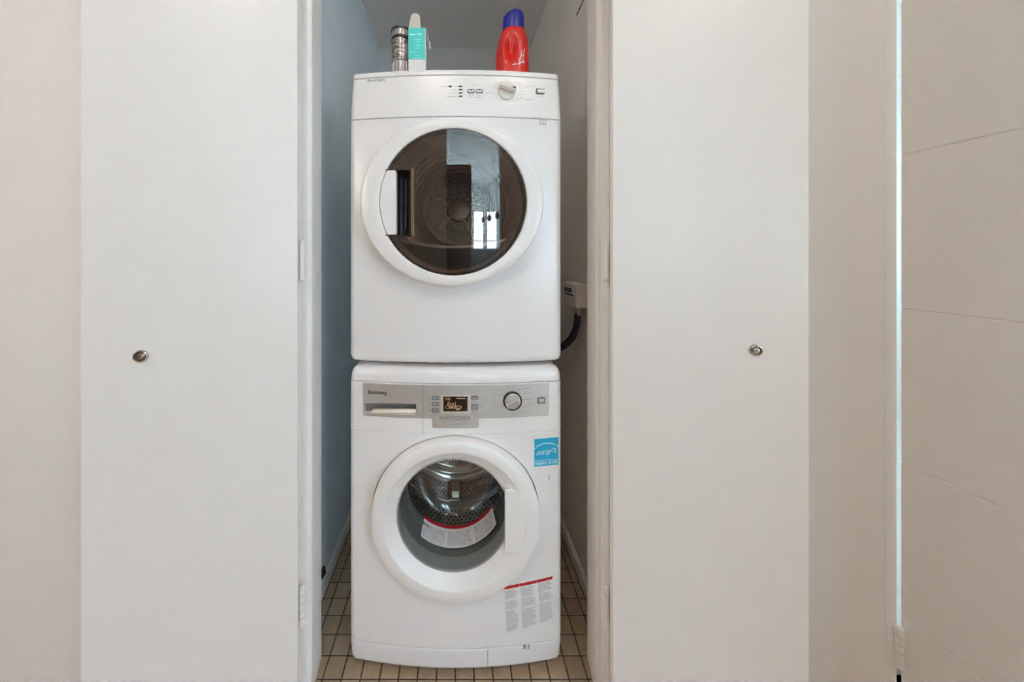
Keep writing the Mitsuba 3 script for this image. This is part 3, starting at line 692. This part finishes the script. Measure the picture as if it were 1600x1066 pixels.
# drum, gasket
obj('door_gasket', lathe_y([(.176, .020), (.168, .030), (.156, .050), (.150, .075), (.152, .090), (.172, .098), (.172, .104), (.148, .094), (.146, .075), (.152, .048), (.164, .024), (.174, .014)], WDX, WDZ, 96, True), 'rubber', WM, 50, label='grey rubber door gasket')
wp = [(.172, .102), (.205, .106), (.226, .116), (.230, .122), (.230, .285), (.2265, .290), (.2235, .297), (.2235, .309), (.2265, .316), (.230, .321), (.230, .415), (.227, .424),
      (.222, .430), (.210, .434), (.204, .424), (.196, .420), (.188, .424), (.182, .436), (.174, .440), (.120, .440), (.112, .430), (.100, .428), (.0, .428)]
WDR = obj('drum', lathe_y(wp, WDX, WDZ, 144), 'steel_drum', WM, 40, label='shiny perforated steel drum')
hl = []
for k, y in enumerate(np.arange(.135, .43, .0135)):
    n = 96
    for q in range(n):
        t = 2 * math.pi * (q + .5 * (k % 2)) / n
        if math.sin(t) > .35 or .280 < y < .325 or y > .418: continue
        c = trimesh.creation.cylinder(.0031, .0012, sections=8)
        c.apply_transform(trimesh.geometry.align_vectors([0, 0, 1], [-math.cos(t), 0, -math.sin(t)]))
        c.apply_translation((WDX + .2292 * math.cos(t), y, WDZ + .2292 * math.sin(t))); hl.append(c)
for r in np.arange(.126, .172, .0115):
    n = int(2 * math.pi * r / .0125)
    for q in range(n):
        t = 2 * math.pi * q / n
        hl.append(cyl_y(.0031, .4392, .4402, WDX + r * math.cos(t), WDZ + r * math.sin(t), 8))
obj('perforation', cat(hl), 'hole', WDR, kind='stuff')
for k in range(3):
    t = math.radians(-90 + 120 * k)
    pts = np.array([[y, dx, r] for y, ins in ((.322, .010), (.335, 0), (.40, 0), (.418, .010)) for dx, r in ((-.030, .231), (.030, .231), (-.015 + ins * .3, .205 + ins * 1.5), (.015 - ins * .3, .205 + ins * 1.5))])
    v = np.stack([WDX + pts[:, 2] * math.cos(t) - pts[:, 1] * math.sin(t), pts[:, 0], WDZ + pts[:, 2] * math.sin(t) + pts[:, 1] * math.cos(t)], 1)
    obj('paddle', trimesh.convex.convex_hull(v), 'steel_drum', WDR)

# stickers on the washing machine
sx0, sz1 = XY(834, 685.5); sx1, sz0 = XY(873.2, 726.5)
sx1 = min(sx1, HWID - .008)
st = sg.box(sx0, sz0, sx1, sz1)
ES = obj('energy_label', poly_plate(st, .0003, .0), 'sticker_cyan', WM, label='square blue efficiency sticker near the right edge')
inn = st.buffer(-.0015, join_style=2)
obj('blue_field', poly_plate(inn.difference(sg.box(sx0, sz0 + .0165, sx1, sz0 + .0180)), .0003, .0004), 'sticker_blue', ES)
w_ = sx1 - sx0; cxs = (sx0 + sx1) / 2
arc = sg.LineString([(cxs + .44 * w_ * math.cos(t), sz0 + .0265 + .036 * math.sin(t)) for t in np.linspace(.28, math.pi - .28, 40)]).buffer(.0009)
arc = sg.LineString([(cxs + .60 * w_ * math.cos(t), sz0 + .030 + .034 * math.sin(t)) for t in np.linspace(.62, math.pi - .62, 40)]).buffer(.0009)
star_pts = []
for k in range(10):
    r = .0105 if k % 2 == 0 else .0046; t = math.pi / 2 + .12 + k * math.pi / 5
    star_pts.append((sx0 + .785 * w_ + r * math.cos(t), sz0 + .0425 + r * math.sin(t)))
star = sg.Polygon(star_pts); star = star.difference(star.buffer(-.0012))
star = star.difference(sg.box(sx0 + .60 * w_, sz0 + .030, sx0 + .76 * w_, sz0 + .039))
obj('arc', poly_plate(arc.intersection(inn), .0003, .0008), 'sticker_cyan', ES)
obj('star', poly_plate(star.intersection(inn), .0003, .0008), 'sticker_cyan', ES)
obj('script_lettering', text('energy', sx0 + .10 * w_, sz0 + .0330, .0125, .0003, lift=.0008, width=.56 * w_, shear=.35, rot=.07), 'sticker_cyan', ES, label='pale script word energy')
obj('lettering', text('ENERGY STAR', sx0 + .05 * w_, sz0 + .0055, .0082, .0003, bold=True, lift=.0008, width=.88 * w_), 'sticker_cyan', ES, label='pale block lettering')
x, z = XY(856, 746)
obj('stamp_mark', cat([text('2', x, z, .0075, .0002, bold=True), plate(855.5, 857, 748.5, 749.5, .0002), plate(858, 860, 747.8, 748.6, .0002)]), 'grey_print', WM)

WLc = XY(787, 917)
wa = math.radians(5.6)
def wl(u, v):   # metres along and down the label
    return WLc[0] + u * math.cos(wa) + v * math.sin(wa) * .55, WLc[1] + u * math.sin(wa) - v * math.cos(wa)
def wlq(u0, u1, v0, v1): return sg.Polygon([wl(u0, v0), wl(u1, v0), wl(u1, v1), wl(u0, v1)])
WL = obj('warning_label', poly_plate(wlq(-.003, .149, -.004, .134), .0002, .0), 'sticker_white', WM, label='white warning sticker with red headings and three text columns')
for u0, u1 in ((0, .0425), (.0435, .0925), (.0935, .1385)):
    obj('red_heading', poly_plate(wlq(u0, u1, -.0005, .0075), .0003, .0003), 'red_print', WL)
pl = []
cols_ = [(.002, .040, [(.012, .036), (.042, .064), (.070, .125)]), (.0465, .0885, [(.012, .037), (.043, .066), (.072, .122)]), (.0965, .139, [(.010, .035), (.040, .062), (.068, .118)])]
for u0, u1, paras in cols_:
    for v0, v1 in paras:
        lines = np.arange(v0, v1, .0031)
        for li, v in enumerate(lines):
            end = u1 - (rng.uniform(0, .012) if li < len(lines) - 1 else rng.uniform(.012, .03))
            u = u0
            while u < end - .001:
                w = min(rng.uniform(.002, .0075), end - u)
                pl.append(poly_plate(wlq(u, u + w, v, v + .0017), .0002, .0003, .2)); u += w + .001
obj('label_print', cat(pl), 'pale_print', WL, label='fine grey warning text', kind='stuff')

# ------------------------------------------------------------------ things on the dryer
# red detergent bottle with blue cap
BT = thing('detergent_bottle', 'red plastic detergent bottle with a blue cap standing on the dryer', 'bottle')
bxc, byc = .1805, .130
z0 = DZT
def section(z, a, b, cx=0, cy=0, n=120, p=2.6):
    t = np.linspace(0, 2 * np.pi, n, endpoint=False)
    c, s = np.cos(t), np.sin(t)
    return np.stack([bxc + cx + a * np.sign(c) * np.abs(c) ** (2 / p), byc + cy + b * np.sign(s) * np.abs(s) ** (2 / p), np.full(n, z)], 1)
prof = [(0, .046, .030), (.003, .050, .034), (.012, .0515, .036), (.08, .0520, .0365), (.12, .0515, .036), (.150, .0490, .0355), (.172, .0450, .034), (.188, .0395, .032), (.198, .0350, .030), (.203, .0320, .028)]
rings = []
from scipy.interpolate import PchipInterpolator
pz, pa, pb = np.array(prof).T
for z in np.linspace(0, .203, 72):
    a_, b_ = float(PchipInterpolator(pz, pa)(z)), float(PchipInterpolator(pz, pb)(z))
    cx = .0045 * smooth_ if (smooth_ := max(0, (z - .12) / .083)) else 0
    rings.append(section(z0 + z, a_, b_, cx))
bm = loft(rings); v = np.array(bm.vertices)
# thumb dent with a raised handle ridge on the left of the front face
g = np.exp(-((v[:, 0] - bxc + .006) / .014) ** 2 - ((v[:, 2] - z0 - .130) / .036) ** 2) * np.clip((byc - v[:, 1]) / .02, 0, 1)
v[:, 1] += .020 * g
g = np.exp(-((v[:, 0] - bxc + .034) / .008) ** 2 - ((v[:, 2] - z0 - .125) / .05) ** 2) * np.clip((byc - v[:, 1]) / .02, 0, 1)
v[:, 1] -= .005 * g
bm.vertices = v
obj('bottle_body', bm, 'red_bottle', BT, 60)
cp = []
for z, s in ((.2005, 1.0), (.203, 1.04), (.240, 1.0), (.252, .96), (.2585, .86), (.263, .66), (.265, .35)):
    r = section(z0 + z, .0335 * s, .029 * s, .0045, p=2.2)
    k = max(0, (z - .235) / .03); r[:, 2] += np.minimum(0, (r[:, 0] - bxc - .005)) * .42 * min(1, k)
    cp.append(r)
obj('cap', loft(cp), 'blue_cap', BT, 45, label='blue screw cap')
sw = []
for (xa, za), (xb_, zb_), wd in (((.017, .094), (.025, .108), .0026), ((.014, .079), (.028, .086), .0034), ((.028, .104), (.034, .126), .0016), ((.013, .077), (.019, .093), .0026), ((.026, .086), (.030, .108), .0016), ((.020, .110), (.026, .120), .0016), ((-.004, .0765), (.006, .0775), .003), ((.029, .078), (.033, .092), .0018)):
    p = sg.LineString([(bxc + xa, z0 + za), (bxc + xb_, z0 + zb_)]).buffer(wd / 2)
    m = trimesh.creation.extrude_polygon(p, .004, engine='earcut'); q = np.array(m.vertices)
    m.vertices = np.stack([q[:, 0], byc - .0345 + .002 - q[:, 2] + np.clip((q[:, 0] - bxc - .02) / .03, 0, 1) ** 2 * .011, q[:, 1]], 1)
    if m.volume < 0: m.invert()
    sw.append(m)
obj('label_strokes', cat(sw), 'sticker_white', BT, label='white slanting label strokes')

# patterned metal can with a dark-rimmed lid
CN = thing('metal_canister', 'grey patterned metal canister with a dark-rimmed lid beside the teal box', 'canister')
ccx, ccy = -.170, .105
def cz_(*pr_): return lathe_z([(r, DZT + z * .935) for r, z in pr_], ccx, ccy, 48)
obj('can_base', cz_((.0265, 0), (.0275, .002), (.0275, .086), (.0255, .089)), 'can_clear', CN, 40)
for k in range(16):
    t = 2 * math.pi * k / 16
    obj('base_rib', bx(ccx + .0276 * math.cos(t) - .0018, ccx + .0276 * math.cos(t) + .0018, ccy + .0276 * math.sin(t) - .0018, ccy + .0276 * math.sin(t) + .0018, DZT + .002, DZT + .080), 'button_cap', CN)
obj('can_body', cz_((.0270, .086), (.0300, .089), (.0302, .158), (.0290, .161)), 'can_metal', CN, 40, label='silvery wrap')
obj('dark_band', cz_((.0295, .159), (.0312, .161), (.0312, .168), (.0300, .170)), 'can_dark', CN, 40, label='dark band')
obj('lid', cz_((.0298, .169), (.0303, .172), (.0298, .192), (.0260, .1955), (0.001, .1960)), 'can_clear', CN, 40, label='grey translucent lid')
obj('lid_rim', loft([np.stack([ccx + r * np.cos(a), ccy + r * np.sin(a), np.full(128, DZT + z * .935)], 1) for r, z in ((.0290, .189), (.0315, .190), (.0315, .1965), (.0290, .1970))], True), 'can_dark', CN, 40, label='dark rim of the lid')

# opened teal carton
TB = thing('teal_box', 'small opened teal and white carton standing on the dryer beside the canister', 'box')
tx0, tx1, ty0, ty1 = -.1428, -.0910, .070, .104
zb_, zt_ = DZT, DZT + .173
tk = .0012
obj('carton', cat([bx(tx0, tx1, ty0, ty0 + tk, zb_, zt_), bx(tx0, tx1, ty1 - tk, ty1, zb_, zt_), bx(tx0, tx0 + tk, ty0 + tk, ty1 - tk, zb_, zt_), bx(tx1 - tk, tx1, ty0 + tk, ty1 - tk, zb_, zt_), bx(tx0 + tk, tx1 - tk, ty0 + tk, ty1 - tk, zb_, zb_ + tk)]), 'card', TB)
obj('teal_face', bx(tx0 + .0004, tx1 - .0015, ty0 - .0005, ty0, zb_ + .077, zt_ - .0005), 'teal', TB, label='teal printed face')
tl = []
for z, xa, xb_ in ((.150, .004, .022), (.150, .027, .040), (.137, .022, .040), (.128, .020, .036), (.119, .022, .038), (.110, .020, .036), (.098, .004, .020), (.088, .018, .038), (.080, .012, .042)):
    tl.append(bx(tx0 + xa, tx0 + xb_, ty0 - .0009, ty0 - .0005, zb_ + z, zb_ + z + (.0045 if z == .150 else .0018)))
obj('face_print', cat(tl), 'teal_light', TB)
def flap(pts, t, mat, label):
    p = np.array(pts, float); n = np.cross(p[1] - p[0], p[2] - p[0]); n /= np.linalg.norm(n)
    return obj('flap', trimesh.convex.convex_hull(np.vstack([p, p + n * t])), mat, TB, label=label)
flap([(tx0, ty1 - .002, zt_), (tx0 + .036, ty1 - .002, zt_), (tx0 + .031, ty1 + .004, zt_ + .062), (tx0 + .024, ty1 + .006, zt_ + .073), (tx0 + .010, ty1 + .006, zt_ + .073), (tx0 + .006, ty1 + .005, zt_ + .069)], .001, 'card_inside', 'cream inside of the raised lid flap')
flap([(tx0, ty0 + .006, zt_), (tx0, ty1, zt_), (tx0 + .004, ty1 + .004, zt_ + .069), (tx0 + .001, ty0 + .02, zt_ + .03)], .001, 'card', 'white side flap standing up')
flap([(tx1, ty0 + .002, zt_), (tx1, ty1 - .004, zt_), (tx1 + .011, ty1 - .006, zt_ - .030), (tx1 + .010, ty0 + .010, zt_ - .036)], .001, 'card', 'white side flap bent down')
flap([(tx1 + .010, ty0 + .010, zt_ - .036), (tx1 + .012, ty1 - .008, zt_ - .024), (tx1 + .015, ty1 - .010, zt_ - .046), (tx1 + .011, ty0 + .014, zt_ - .056)], .001, 'card', 'torn end of the side flap')

# ------------------------------------------------------------------ water box and hoses on the right wall
VB = thing('water_supply_box', 'beige wall-mounted supply box with a black label on the right closet wall', 'wall box')
vx0, vx1, vy0, vy1, vz0, vz1 = .400, XR, 1.062 - D0, 1.188 - D0, .985, 1.064
obj('housing', bx(vx0, vx1, vy0, vy1, vz0, vz1, .003), 'beige_box', VB)
lb = obj('box_label', bx(vx0 - .0004, vx0, vy0 + .022, vy1 - .008, vz0 + .034, vz1 - .014), 'sticker_white', VB, label='small white label')
obj('label_print', cat([bx(vx0 - .0008, vx0 - .0004, vy0 + .042, vy1 - .012, vz0 + .047, vz1 - .017), bx(vx0 - .0008, vx0 - .0004, vy0 + .024, vy1 - .012, vz0 + .037, vz0 + .043)]), 'black_print', lb)
obj('label_mark', cat([bx(vx0 - .0011, vx0 - .0008, vy0 + .050, vy0 + .058, vz0 + .052, vz1 - .022), bx(vx0 - .0011, vx0 - .0008, vy0 + .066, vy0 + .084, vz0 + .054, vz1 - .023)]), 'silver_light', lb)
for hx, hy, mat, lab in ((.4235, vy0 + .062, 'hose_black', 'black washing machine hose, the farther of the two under the supply box'), (.4165, vy0 + .022, 'hose_blue', 'dark blue washing machine hose, the nearer of the two under the supply box')):
    HS = thing('supply_hose', lab, 'hose')
    obj('fitting', cat([cyl_z(.0078, vz0 - .020, vz0 + .001, hx, hy, 8), cyl_z(.0064, vz0 - .028, vz0 - .020, hx, hy, 16)]), 'brass', HS, 30, label='metal hose fitting')
    obj('hose', tube([(hx - .35 * q, hy + .937 * q, vz0 - .026 - z) for q, z in ((0, 0), (.003, .035), (.022, .080), (.068, .125), (.13, .160), (.21, .190), (.30, .215))], .0066), mat, HS, True)

# thin wire along the right wall, small bumper on the left baseboard
WR = thing('wall_wire', 'thin dark wire running along the top of the right closet wall', 'wire')
obj('wire', tube([(XR - .002, YB + .02, 2.062), (XR - .003, .15, 2.063), (XR - .002, .22, 2.060), (XR - .002, .29, 2.052)], .0016, 8), 'hose_black', WR, True)
BP = thing('wall_clip', 'small dark clip on the left closet wall just above the baseboard', 'clip')
obj('clip', bx(XL, XL + .009, 1.085 - D0, 1.108 - D0, .062, .088, .002), 'black_plastic', BP)
obj('clip_tab', bx(XL, XL + .014, 1.092 - D0, 1.100 - D0, .070, .079, .001), 'black_plastic', BP)

# ------------------------------------------------------------------ behind the camera
for lx, lab in ((-.25, 'round white ceiling lamp in the hall behind the camera, nearer the added fill light'), (.82, 'round white ceiling lamp in the hall behind the camera, added as fill nearer the open room door')):
    ly, lz = -1.60, HC  # the lamp on the right is added to light the right wall and door
    CL = thing('ceiling_lamp', lab, 'ceiling lamp')
    obj('lamp_base', lathe_z([(.17, lz - .03), (.17, lz - .001), (.0, lz - .001)], lx, ly), 'trim_paint', CL, 30)
    obj('diffuser', lathe_z([(.001, lz - .075), (.10, lz - .070), (.155, lz - .050), (.165, lz - .032), (.001, lz - .031)], lx, ly), 'trim_paint', CL, 30, emitter={'type': 'area', 'radiance': {'type': 'rgb', 'value': list(LAMP)}})
SL = thing('added_fill_lamp', 'unseen white cylinder light added as fill at the left end of the hall', 'fill lamp')  # added light that fills the faces turned to the left
obj('bracket', cat([bx(-1.749, -1.73, -1.95, -1.85, 1.80, 1.95, .002), bx(-1.74, -1.64, -1.91, -1.89, 1.86, 1.88, .002)]), 'trim_paint', SL)
obj('lamp_shade', lathe_z([(.03, 1.76), (.075, 1.76), (.075, 2.02), (.03, 2.02)], -1.62, -1.9, 32), 'trim_paint', SL, 30, emitter={'type': 'area', 'radiance': {'type': 'rgb', 'value': list(FILL_SCONCE)}})
CB = thing('tall_cabinet', 'tall dark wooden cabinet in the living room behind the camera', 'cabinet')
obj('carcass', bx(-.45, .27, -3.30, -2.68, .001, 2.36, .004), 'dark_wood', CB)
for k in range(2):
    c = obj('cabinet_door', bx(-.447 + k * .359, -.092 + k * .359, -2.68, -2.66, .06, 2.34, .003), 'dark_wood', CB)
    obj('pull', bx(-.125 + k * .05, -.115 + k * .05, -2.66, -2.635, 1.0, 1.3, .002), 'black_metal', c)
SB = thing('sideboard', 'low charcoal sideboard under the living-room windows behind the camera', 'sideboard')
obj('carcass', bx(.5, 2.2, -6.05, -5.6, .08, .78, .004), 'charcoal', SB)
for k in range(3): obj('front', bx(.52 + k * .56, 1.06 + k * .56, -5.6, -5.582, .11, .75, .003), 'charcoal', SB)
for k in range(4): obj('leg', bx(.53 + (k % 2) * 1.6, .57 + (k % 2) * 1.6, -6.02 + (k // 2) * .36, -5.98 + (k // 2) * .36, .0005, .081), 'black_metal', SB)
PL = thing('pendant_bar', 'black bar with three hanging pendants in the living room behind the camera', 'pendant light')
pa, pb_ = np.array([.80, -5.2]), np.array([.93, -3.6])
obj('bar', tube([(*(pa + (pb_ - pa) * q), 2.45) for q in (0, .33, .66, 1)], .018, 10), 'black_metal', PL)
for q in (.2, .8): obj('rod', cyl_z(.006, 2.46, HC, *(pa + (pb_ - pa) * q), 8), 'black_metal', PL)
for q in (.08, .5, .92):
    x, y = pa + (pb_ - pa) * q
    obj('cord', cyl_z(.005, 1.72, 2.44, x, y, 8), 'black_metal', PL)
    obj('shade', lathe_z([(.03, 1.56), (.05, 1.60), (.05, 1.67), (.012, 1.72)], x, y, 20), 'black_metal', PL, 40)
